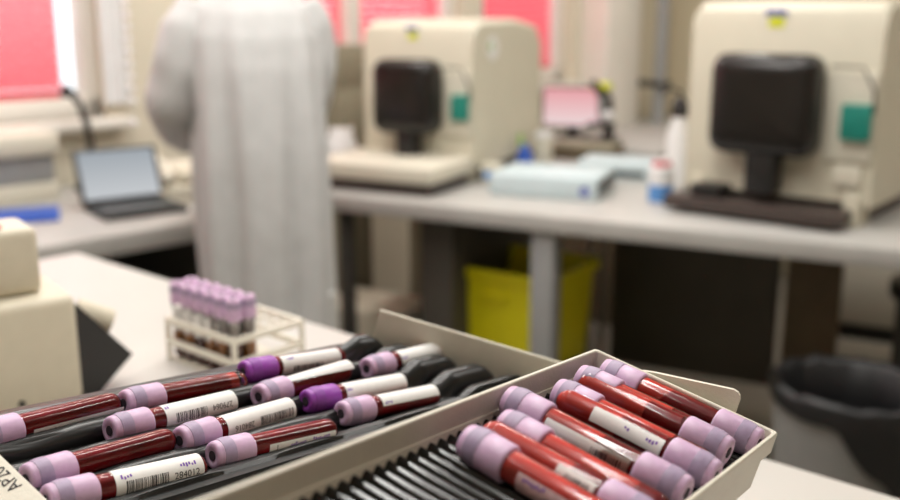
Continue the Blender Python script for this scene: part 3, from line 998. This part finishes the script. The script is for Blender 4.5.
def groove_z(v, u):
    d = min(abs(v - r_) for r_ in ROW)
    g = 0.0090
    z = -0.0004 - math.sqrt(max(0.0, g * g - d * d))
    z = max(z, -0.0082)
    # rounded ridges between the grooves; low where the caps lie, fuller beyond the last tubes
    e = ub(v) - 0.006 - u
    ph = (u + 0.0813 - 0.012) / 0.0835
    wave = (0.5 + 0.5 * math.cos(2 * pi * ph)) ** 2
    m = min(MID, key=lambda q: abs(q - v))
    endu = {0: 0.185, 1: 0.185, 2: 0.175, 3: 0.17, 4: 0.16}[MID.index(m)]
    far = max(0.0, min(1.0, (u - endu) / 0.02))
    far = far * far * (3 - 2 * far)
    hw = 0.0036 + 0.0030 * far
    top = 0.0006 - 0.0022 * wave * (1 - far) + 0.0058 * far
    dd = abs(v - m)
    rise = math.sqrt(max(0.0, 1 - (dd / (hw + 0.004)) ** 2))
    zr = -0.0085 + (top + 0.0085) * rise
    z = max(z if far < 0.5 else min(z, -0.004), zr) if d > 0.0045 else max(z, zr * far - 0.0082 * (1 - far))
    if v < MID[0] - 0.001:
        z = min(-0.002, z if v > MID[0] - 0.006 else -0.004 + 0.0015 * math.sin(v * 700))
    if v > MID[4] + 0.002:
        z = min(z, 0.0 - (v - MID[4] - 0.002) * 0.45)
    if e < 0.014:
        f = math.sqrt(max(0.0, 1 - (1 - max(0.0, e) / 0.014) ** 2))
        z = -0.0105 + (z + 0.0105) * f
    return z


b = MB()
nv, nu = 200, 190
rows = []
for i in range(nv + 1):
    v = V0 + 0.003 + (V1 - V0 - 0.006) * i / nv
    e = ub(v) - 0.004
    row = [(UA + 0.002, v, -0.016)] + [(UA + 0.002 + (e - UA - 0.002) * k / nu, v, groove_z(v, UA + 0.002 + (e - UA - 0.002) * k / nu)) for k in range(nu + 1)] + [(e, v, -0.016)]
    rows.append(row)
b.loft(rows, closed=False)
b.build('groove_insert', M['rubber'], ltray, ang=1.2)
# tray shell: floor with low sides, sloping near end, tall far end
b = MB()
zf = -0.022
fl_ = [(UA, V0), (ub(V0), V0), (ub(V1), V1), (UA, V1)]
b.prism(fl_, zf, -0.0165)
b.build('tray_floor', M['tray'], ltray)


def wallbar(p, q, th, z0, z1a, z1b, outw):
    """upright plate from p to q, thickness th towards outw, top rising from z1a to z1b"""
    p, q, o_ = Vector((*p, 0)), Vector((*q, 0)), Vector((*outw, 0)).normalized() * th
    bb = MB()
    bb.loft([[(*(p).xy, z0), (*(p + o_).xy, z0), (*(p + o_).xy, z1a), (*p.xy, z1a)], [(*q.xy, z0), (*(q + o_).xy, z0), (*(q + o_).xy, z1b), (*q.xy, z1b)]], True, True, True)
    bmesh.ops.bevel(bb.bm, geom=bb.bm.edges[:], offset=0.0006, segments=2, affect='EDGES')
    return bb


wallbar((UA, V0), (ub(V0), V0), 0.003, zf, 0.002, 0.002, (0, -1)).build('side_wall', M['tray'], ltray)
wallbar((UA, V1), (ub(V1), V1), 0.003, zf, -0.0105, -0.0105, (0, 1)).build('side_wall', M['tray'], ltray)


def top_height(v, ptop):
    """height above the tray plane at which the far wall's foot at v meets the sight line through ptop"""
    F = MLT @ Vector((ub(v), v, 0))
    best = None
    for k in range(0, 1200):
        h = k * 0.0001
        Pp = F + NT * h - EYE
        c, s_ = math.cos(PITCH), math.sin(PITCH)
        dd = Pp.y * c - Pp.z * s_
        uu = Pp.y * s_ + Pp.z * c
        x, y = 450 + FOC * Pp.x / dd, 250 - FOC * uu / dd
        ly = ptop[1] + 0.293 * (x - ptop[0])
        if best is None or abs(y - ly) < best[0]:
            best = (abs(y - ly), h)
    return best[1]


ha, hb_ = top_height(V1 - 0.012, (376, 309)), top_height(V0, (376, 309))
wallbar((ub(V1 - 0.012), V1 - 0.012), (ub(V0), V0), 0.003, zf, ha, hb_, (1, 0.66)).build('end_wall', M['tray'], ltray)['label'] = 'tall beige far end wall'
# near end: a rim with an outward sloping apron that carries handwriting
b = MB()
b.loft([[(UA, v, zf), (UA, v, 0.0040), (UA - 0.0006, v, 0.0046), (UA - 0.002, v, 0.0042), (UA - 0.05, v, -0.026), (UA - 0.05, v, -0.036)] for v in (V0 - 0.003, V1 + 0.003)], True, True, True)
b.build('end_apron', M['tray'], ltray, ang=0.3)
bm = text_bm('AP20', 0.0085, False)
slope = math.atan2(0.0302, 0.048)
ap_n = (NT * math.cos(slope) - ul * math.sin(slope)).normalized()
ap_0 = MLT @ Vector((UA - 0.002, 0, 0.0042))
tc_ = MLT.inverted() @ on_plane(ap_0, ap_n, 7, 479)
for v_ in bm.verts:
    tx, ty = v_.co.x, v_.co.y
    # reading direction along +y, letters' tops towards the lower edge
    uu = tc_.x - ty * math.cos(slope)
    zz = 0.0042 - (UA - 0.002 - uu) * math.tan(slope) + 0.0002
    v_.co = Vector((uu, tc_.y + tx, zz))
mb = MB()
mb.bm.free()
mb.bm = bm
mb.build('handwriting', M['ink'], ltray, smooth=False)


def wedge(parent, Mx, corners, ztop, inset_z=TZ + 0.0003):
    """support block from the tilted underside down to the table"""
    top = [Mx @ Vector((x, y, ztop)) for x, y in corners]
    bot = [Vector((p.x, p.y, inset_z)) for p in top]
    inv = Mx.inverted()
    bb = MB()
    bb.loft([[inv @ p for p in bot], [inv @ p for p in top]], True, True, True)
    return bb


wedge(ltray, MLT, [(UA + 0.01, V0 + 0.01), (ub(V0) - 0.02, V0 + 0.01), (ub(V1) - 0.02, V1 - 0.01), (UA + 0.01, V1 - 0.01)], zf).build('support_block', M['tray'], ltray)

GL = 'blood tubes in the grooved tray'
W_ = dict
LT = [
    # name, cap end px, tip px, kind, blood, film, labels
    ('leftmost tube of the back row, number upside down', (-27, 440), (122, 402), 'lilac', (0.021, 0.0805), None, [W_(x0=0.027, x1=0.079, p0=78, p1=165, num='279154', flip=True, numx=0.042, nphi=104)]),
    ('second tube of the back row, nearly clear at its tip', (123, 403.6), (243, 381), 'lilac', (0.021, 0.066), (0.021, 0.072), [W_(x0=0.030, x1=0.074, p0=105, p1=200)]),
    ('back row tube with dark violet cap, right of the wire rack', (242, 372), (338, 357), 'violet', (0.021, 0.0805), None, [W_(x0=0.026, x1=0.073, p0=-5, p1=120, bar=(0.034, 0.058, 70, 100), marks=((0.030, 20, 0.005),))]),
    ('left tube of the second row, barcode and faint number', (109, 431), (239, 400), 'lilac', (0.021, 0.0805), None, [W_(x0=0.030, x1=0.077, p0=-25, p1=118, bar=(0.036, 0.056, 48, 92), num='279064', flip=True, numx=0.0665, nphi=62, marks=((0.031, 5, 0.003),))]),
    ('middle tube of the second row, its white label wrinkled and peeling', (258, 397), (352, 369), 'lilac', (0.021, 0.0805), None, [W_(x0=0.026, x1=0.079, p0=-40, p1=55, peel=-1.6)]),
    ('farthest tube at the tall end wall, white label and red tip', (366, 369), (446, 349), 'lilac', (0.021, 0.0805), None, [W_(x0=0.029, x1=0.073, p0=-30, p1=120, marks=((0.030, 40, 0.006),))]),
    ('dark red tube, cap half hidden by the near tray end', (25, 480), (176, 438), 'lilac', (0.021, 0.0805), None, [W_(x0=0.034, x1=0.076, p0=125, p1=200, marks=((0.036, 128, 0.008),))]),
    ('middle tube of the third row, upside-down number beside a barcode', (179, 441), (300, 406), 'lilac', (0.021, 0.0805), None, [W_(x0=0.027, x1=0.077, p0=-45, p1=122, bar=(0.050, 0.074, 50, 92), num='284016', flip=True, numx=0.0385, nphi=72)]),
    ('third row tube with dark violet cap and plain white label', (304, 401), (393, 387), 'violet', (0.021, 0.0805), None, [W_(x0=0.027, x1=0.077, p0=-30, p1=125, marks=((0.028, 30, 0.004),))]),
    ('nearest left tube with barcode and upright number 284012', (45, 501), (207, 465), 'lilac', (0.021, 0.0805), None, [W_(x0=0.030, x1=0.076, p0=-40, p1=120, bar=(0.035, 0.056, 48, 98), num='284012', numx=0.0665, nphi=72, marks=((0.0635, 28, 0.008), (0.033, 25, 0.005)))]),
    ('front row tube, glossy red above its low label', (212, 456), (337, 428), 'lilac', (0.021, 0.0805), None, [W_(x0=0.031, x1=0.076, p0=62, p1=140, marks=((0.045, 78, 0.010), (0.060, 76, 0.012)), num='1', numx=0.036, nphi=85)]),
    ('front row tube farthest right, white label above red', (337.6, 412), (436, 397), 'lilac', (0.021, 0.0805), None, [W_(x0=0.028, x1=0.076, p0=-45, p1=62, marks=((0.030, 40, 0.006),))]),
]
for lab_, a, c, kind, bl_, fm_, lbs in LT:
    z_ = 0.0
    P, Q = on_plane(PL0, NT, *a), on_plane(PL0, NT, *c)
    # keep the tube's axis in its groove
    p, q = MLT.inverted() @ P, MLT.inverted() @ Q
    rv = min(ROW, key=lambda r_: abs(r_ - (p.y + q.y) / 2))
    dv = max(-0.0035, min(0.0035, (q.y - p.y) / 2))
    vm = rv + max(-0.003, min(0.003, (p.y + q.y) / 2 - rv))
    p2 = MLT @ Vector((p.x, vm - dv, z_))
    q2 = MLT @ Vector((p.x + TL_, vm + dv, z_))
    blood_tube(lab_ + ', in the left tray', p2, q2, NT, GL, kind, bl_, fm_, 0.0, lab=lbs)

# ------------------------------------------------------------ right tray (black corrugated insert)
OA = EYE + Vector((0.0769, 0.5002, -0.1737))
MRT = frame(OA, (0.785, -0.581, -0.214), NT)      # x across, -y towards the viewer... see below
RL = 0.30
rtray = thing('tube_tray', 'black corrugated tray of tubes in a beige rim, at the right', 'tube tray', MRT)
RW = 0.1
lps = []
for ins_, z in ((0.014, -0.058), (0.0025, -0.0115), (0.0005, -0.0115), (-0.0008, -0.0105), (-0.0008, -0.0008), (-0.0003, 0), (0.0010, 0), (0.0014, -0.0006), (0.0020, -0.030)):
    lps.append(rrect(ins_, RW - ins_, -RL + ins_, -ins_, 0.002, z, 3))
b = MB()
b.loft(lps, True, True, True)
b.build('tray_shell', M['tray'], rtray, ang=0.5)
# corrugated insert
b = MB()
PIT = 0.0069
Y0r, Y1r = -RL + 0.006, -0.005
nst = int((Y1r - Y0r) / PIT * 10)
rows = []
for i in range(nst + 1):
    y = Y0r + (Y1r - Y0r) * i / nst
    ph = (y + 0.0981) / PIT
    z = -0.0176 + 0.0046 * (abs(math.cos(pi * ph)) ** 0.8)
    rows.append([(0.0022, y, -0.0285), (0.0022, y, z - 0.0006), (0.0028, y, z), (RW - 0.0028, y, z), (RW - 0.0022, y, z - 0.0006), (RW - 0.0022, y, -0.0285)])
b.loft(rows, closed=False)
b.build('corrugated_insert', M['rib'], rtray, ang=0.45)
# rounded flange beyond the far rim
b = MB()
inv = MRT.inverted()


def rloc(px, py, z=-0.004):
    return inv @ on_plane(OA + NT * z, NT, px, py)


# its lower edge follows the rim, its top edge stays level, so it grows towards its rounded end
q0, q1 = Vector((0.027, 0.0015, 0)), Vector((0.0765, 0.0095, 0))
MF = frame(q0, q1 - q0, (0, 0, 1))
fl_len = (q1 - q0).length
b.prism([(0, -0.012), (fl_len, -0.012), (fl_len, 0.0035), (fl_len - 0.0007, 0.0055), (fl_len - 0.002, 0.0068), (fl_len - 0.0045, 0.0074), (0.006, 0.0005), (0, -0.001)], -0.0025, 0, MF @ Matrix.Rotation(R(90), 4, 'X'))
b.build('end_plate', M['tray'], rtray, ang=0.4)
wedge(rtray, MRT, [(0.02, -RL + 0.02), (RW - 0.02, -RL + 0.02), (RW - 0.02, -0.02), (0.02, -0.02)], -0.058).build('support_block', M['tray'], rtray)

GR = 'blood tubes in the corrugated tray'
ZA = -0.0057
A_ = [(466, 439.5), (510.5, 428), (506, 398), (556.5, 391.5), (579, 377), (604.5, 370)]
B_ = [(759, 444), (729, 453), (718, 478), (687, 494), (655, 525)]
ordw = ['first', 'second', 'third', 'fourth', 'fifth', 'sixth']
A_lab = ['nearest tube of the corrugated tray, lilac cap at lower left and plum label underneath',
         'second nearest tube of the right tray with its cap pointing left',
         'third nearest tube of the right tray with its cap pointing left',
         'fourth nearest tube of the right tray with its cap pointing left, brightest red',
         'fifth nearest tube of the right tray with its cap pointing left',
         'farthest tube of the right tray with its cap pointing left, against the far corner']
B_lab = ['farthest tube of the right tray with its cap pointing right, by the corner',
         'second farthest tube of the right tray with its cap pointing right',
         'third farthest tube of the right tray with its cap pointing right, white label above it',
         'fourth farthest tube of the right tray with its cap pointing right, white barcode label',
         'tube with its cap cut off by the bottom edge of the photo, white barcode label']
A_film = [((0.020, 0.0795), None), ((0.020, 0.0795), (0.062, 0.0805)), ((0.020, 0.048), (0.046, 0.0805)), ((0.020, 0.060), (0.058, 0.0805)), ((0.020, 0.050), (0.048, 0.0805)), ((0.020, 0.036), (0.034, 0.0805))]
A_l = [[W_(x0=0.030, x1=0.075, p0=62, p1=150, marks=((0.033, 72, 0.010), (0.05, 80, 0.012)), colr='pinklabel')], None, None, None, None, None]
B_film = [((0.034, 0.0795), (0.021, 0.036)), ((0.040, 0.0795), (0.021, 0.042)), ((0.045, 0.0795), (0.021, 0.047)), ((0.038, 0.0795), (0.021, 0.040)), ((0.035, 0.0795), (0.021, 0.037))]
# labels on the tubes that point right; their angle runs the other way round
B_l = [None, None,
       [W_(x0=0.0245, x1=0.060, p0=-92, p1=-28, marks=((0.027, -62, 0.005), (0.041, -60, 0.003)))],
       [W_(x0=0.0245, x1=0.066, p0=-125, p1=-52, bar=(0.028, 0.042, -98, -72))],
       [W_(x0=0.0245, x1=0.042, p0=-105, p1=-35, bar=(0.027, 0.037, -85, -55))]]
M['pinklabel'] = mat('pink_printed_label', (0.62, 0.40, 0.42), 0.6, 0.2, 300)


def snap(y):
    k = round(((y + 0.0981) / PIT) - 0.5) + 0.5
    return k * PIT - 0.0981


for i, c in enumerate(A_):
    p = inv @ on_plane(OA + NT * ZA, NT, *c)
    yy = snap(p.y)
    yy = yy + (p.y - yy) * 0.8
    dy = {0: -0.004, 1: -0.003, 2: -0.002}.get(i, 0.0)
    P, Q = MRT @ Vector((min(max(p.x, 0.004), 0.0165 if i else 0.0225), min(yy, -0.0098), ZA)), MRT @ Vector((min(max(p.x, 0.004), 0.0165 if i else 0.0225) + TL_, min(yy, -0.0098) + dy, ZA - 0.0012))
    film, bl_ = A_film[i]
    blood_tube(A_lab[i], P, Q, NT, GR, 'lilac', bl_, film, 0.004, lab=A_l[i])
for i, c in enumerate(B_):
    p = inv @ on_plane(OA + NT * ZA, NT, *c)
    yy = p.y
    P, Q = MRT @ Vector((min(p.x, 0.0962), yy, ZA)), MRT @ Vector((min(p.x, 0.0962) - TL_, yy + 0.001, ZA - 0.0012))
    film, bl_ = B_film[i]
    blood_tube(B_lab[i], P, Q, NT, GR, 'lilac', bl_, film, 0.004, lab=B_l[i])

# ------------------------------------------------------------ white rack with standing tubes
PR = at(170, 359, TZ)
MR = frame(PR, TE, (0, 0, 1))                     # x along the tube rows, y to the back right
rk = thing('tube_rack', 'white open rack holding two rows of lilac capped tubes', 'tube rack', MR)
RLn, RD, RHt = 0.112, 0.085, 0.046
post = MB().box((-0.0022, -0.0022, 0), (0.0022, 0.0022, RHt), 0.0006).mesh('post', M['rack'])
for x in (0, RLn):
    for y in (0, RD):
        link('post', post, rk, Matrix.Translation((x, y, 0)))
for z in (0.017, 0.040):
    for y in (0.0, RD):
        MB().box((0, y - 0.0022, z), (RLn, y + 0.0022, z + 0.007), 0.0008).build('long_rail', M['rack'], rk)
    for x in (0.0, RLn):
        MB().box((x - 0.0022, 0, z), (x + 0.0022, RD, z + 0.007), 0.0008).build('end_rail', M['rack'], rk)
for z in (0.0415,):
    for k in range(1, 6):
        MB().box((RLn * k / 6 - 0.0008, 0, z), (RLn * k / 6 + 0.0008, RD, z + 0.003), 0).build('grid_bar', M['rack'], rk)
    for k in range(1, 5):
        MB().box((0, RD * k / 5 - 0.0008, z), (RLn, RD * k / 5 + 0.0008, z + 0.003), 0).build('grid_bar', M['rack'], rk)
MB().box((0, 0, 0.0), (RLn, RD, 0.003), 0.0006).build('base_plate', M['rack'], rk)
RKo = ['leftmost', 'second from the left', 'third from the left', 'fourth from the left', 'fifth from the left', 'rightmost']
for row in range(2):
    for k in range(6):
        x = RLn * (k + 0.5) / 6
        y = RD * (row + 0.5) / 5
        base = MR @ Vector((x, y, 0.003))
        top = base + Vector((0, 0, TL_))
        lab = '%s tube in the %s row of the white rack' % (RKo[k], ('front', 'back')[row])
        t = blood_tube(lab, top, base, TE, 'tubes standing in the white rack', 'lilac', None, None, 0, lab=None, cat='blood tube')
        lv = 0.040 + 0.012 * random.random()
        link('plasma', blood_mesh(lv, 0.066, 'plasma', M['plasma'] if (k * 2 + row) % 3 != 1 else M['plug'], 0), t)
        link('cells', blood_mesh(0.066, 0.0805, 'cells', M['plug'], 0), t)
        add_label(t, x0=0.026, x1=0.050, p0=-60 + 37 * k + 50 * row, p1=110 + 37 * k + 50 * row)

# ------------------------------------------------------------ the person in the white gown
PX, PY = -0.412, 2.20
face = Vector((-0.35, 0.94, 0)).normalized()      # looks away towards the window wall
MP = frame((PX, PY, 0), Vector((face.y, -face.x, 0)), (0, 0, 1))   # x = the person's right... to the right as seen from behind, y = forward
pe = thing('person', 'person in a long white gown seen from behind, bending forward', 'person', MP)


def skin_body():
    J = {}
    E = []

    def j(n_, co, r, par=None):
        J[n_] = (len(J), Vector(co), r)
        if par:
            E.append((J[par][0], J[n_][0]))
    j('pelvis', (0, 0, 0.82), 0.10)
    j('waist', (0, 0.01, 0.96), 0.10, 'pelvis')
    j('chest', (0, 0.05, 1.13), 0.115, 'waist')
    j('upper', (0, 0.085, 1.23), 0.10, 'chest')
    j('neck', (0, 0.13, 1.31), 0.05, 'upper')
    j('head0', (0, 0.18, 1.37), 0.062, 'neck')
    j('head1', (0, 0.225, 1.43), 0.080, 'head0')
    j('head2', (0, 0.25, 1.47), 0.066, 'head1')
    for s_, nm in ((-1, 'l'), (1, 'r')):
        j('sh' + nm, (s_ * 0.11, 0.085, 1.215), 0.040, 'upper')
        ex = -0.175 if s_ < 0 else 0.125
        j('el' + nm, (ex, 0.10, 1.03), 0.040, 'sh' + nm)
        j('wr' + nm, (s_ * 0.13, 0.30, 0.95), 0.026, 'el' + nm)
        j('pa' + nm, (s_ * 0.11, 0.355, 0.94), 0.030, 'wr' + nm)
        for f_ in range(4):
            o_ = (f_ - 1.5) * 0.018
            j('f%d%s' % (f_, nm), (s_ * 0.10 + o_, 0.40 - abs(o_) * 0.3, 0.935), 0.0095, 'pa' + nm)
            j('g%d%s' % (f_, nm), (s_ * 0.098 + o_, 0.43 - abs(o_) * 0.5, 0.915), 0.0085, 'f%d%s' % (f_, nm))
        j('t0' + nm, (s_ * 0.075, 0.365, 0.93), 0.011, 'pa' + nm)
        j('t1' + nm, (s_ * 0.06, 0.39, 0.915), 0.009, 't0' + nm)
        j('hip' + nm, (s_ * 0.075, 0, 0.77), 0.07, 'pelvis')
        j('kn' + nm, (s_ * 0.085, 0.01, 0.43), 0.058, 'hip' + nm)
        j('an' + nm, (s_ * 0.085, -0.01, 0.085), 0.038, 'kn' + nm)
        j('he' + nm, (s_ * 0.09, -0.02, 0.045), 0.036, 'an' + nm)
        j('to' + nm, (s_ * 0.10, 0.13, 0.035), 0.030, 'he' + nm)
    me = bpy.data.meshes.new('body')
    me.from_pydata([q[1] for q in J.values()], E, [])
    o = link('body', me, pe)
    md = o.modifiers.new('skin', 'SKIN')
    for n_, (i, co, r) in J.items():
        sv = me.skin_vertices[0].data[i]
        sv.radius = (r, r)
        sv.use_root = (i == 0)
    md.use_smooth_shade = True
    o.modifiers.new('sub', 'SUBSURF').levels = 2
    o.modifiers['sub'].render_levels = 2
    me.materials.append(M['skin'])
    return o


skin_body()
# features of the head (seen only from the far side)
b = MB()
b.sphere((0, 0.235, 1.44), (0.086, 0.098, 0.085), 24)
for v in b.bm.verts:
    if v.co.y > 0.27 and v.co.z < 1.46:
        v.co.y = 0.27 + (v.co.y - 0.27) * 0.2
b.build('hair', M['hair'], pe, Matrix.Translation((0, -0.012, 0.012)))
# trousers and shoes below the gown
for s_ in (-1, 1):
    MB().tube([(s_ * 0.078, 0.0, 0.62), (s_ * 0.082, 0.01, 0.43), (s_ * 0.085, -0.01, 0.09)], [0.072, 0.066, 0.058], 16).build('trouser_leg', M['trousers'], pe)
    MB().box((s_ * 0.095 - 0.048, -0.075, 0), (s_ * 0.095 + 0.048, 0.185, 0.085), 0.03, seg=3).build('shoe', M['shoe'], pe)
# the gown: a fluted lofted shell with sleeves
b = MB()
secs = [(0.42, 0.150, 0.130, 0.00), (0.60, 0.152, 0.128, 0.0), (0.80, 0.154, 0.125, 0.0), (0.95, 0.153, 0.120, 0.005), (1.05, 0.152, 0.120, 0.02), (1.13, 0.155, 0.125, 0.04),
        (1.20, 0.156, 0.122, 0.060), (1.25, 0.143, 0.112, 0.078), (1.285, 0.118, 0.096, 0.092), (1.315, 0.085, 0.075, 0.110), (1.34, 0.058, 0.058, 0.128)]
NS = 120
sub = []
for (s0, s1) in zip(secs, secs[1:]):
    for k in range(5):
        t = k / 5
        sub.append(tuple(a + (c - a) * t for a, c in zip(s0, s1)))
sub.append(secs[-1])
loops = []
for z, rx, ry, oy in sub:
    lp = []
    fold = max(0.0, min(1.0, (1.27 - z) / 0.35))
    for k in range(NS):
        a = 2 * pi * k / NS
        f = 0.0085 * math.sin(7 * a + 0.8 + 1.2 * z) + 0.0055 * math.sin(12 * a + 2.0 - 2.0 * z) + 0.010 * noise.noise(Vector((math.cos(a) * 2.2, math.sin(a) * 2.2, z * 1.6)))
        f = f * (0.25 + 0.9 * fold)
        rx_ = rx * 0.94
        lp.append(((rx_ + f) * math.cos(a), oy + (ry + f) * math.sin(a), z))
    loops.append(lp)
b.loft(loops, True, False, False)
gw = b.build('gown', M['gown'], pe, ang=3)
sm = gw.modifiers.new('thickness', 'SOLIDIFY')
sm.thickness = 0.003
for s_ in (-1, 1):
    ex = -0.175 if s_ < 0 else 0.115
    pts = [(s_ * 0.095, 0.085, 1.262), (s_ * 0.115, 0.083, 1.215), ((s_ * 0.115 + ex) / 2 + s_ * 0.004, 0.08, 1.13), (ex, 0.095, 1.055), (ex * 0.93, 0.15, 1.015), (s_ * 0.14, 0.255, 0.965), (s_ * 0.13, 0.285, 0.955)]
    rs = [0.060, 0.074, 0.072, 0.066, 0.060, 0.045, 0.036]
    P2, r2 = [], []
    for (p0, p1, r0, r1) in zip(pts, pts[1:], rs, rs[1:]):
        for k in range(5):
            P2.append(Vector(p0).lerp(Vector(p1), k / 5))
            r2.append(r0 + (r1 - r0) * k / 5)
    P2.append(Vector(pts[-1]))
    r2.append(rs[-1])
    for _ in range(3):
        P2 = [P2[0]] + [(P2[i - 1] + P2[i] * 2 + P2[i + 1]) / 4 for i in range(1, len(P2) - 1)] + [P2[-1]]
    bb = MB()
    bb.tube(P2, r2, 28)
    for v in bb.bm.verts:
        v.co += (Vector((noise.noise(v.co * 14), noise.noise(v.co * 14 + Vector((5, 0, 0))), noise.noise(v.co * 14 + Vector((0, 5, 0)))))) * 0.009
    bb.build('sleeve', M['gown'], pe, ang=3)
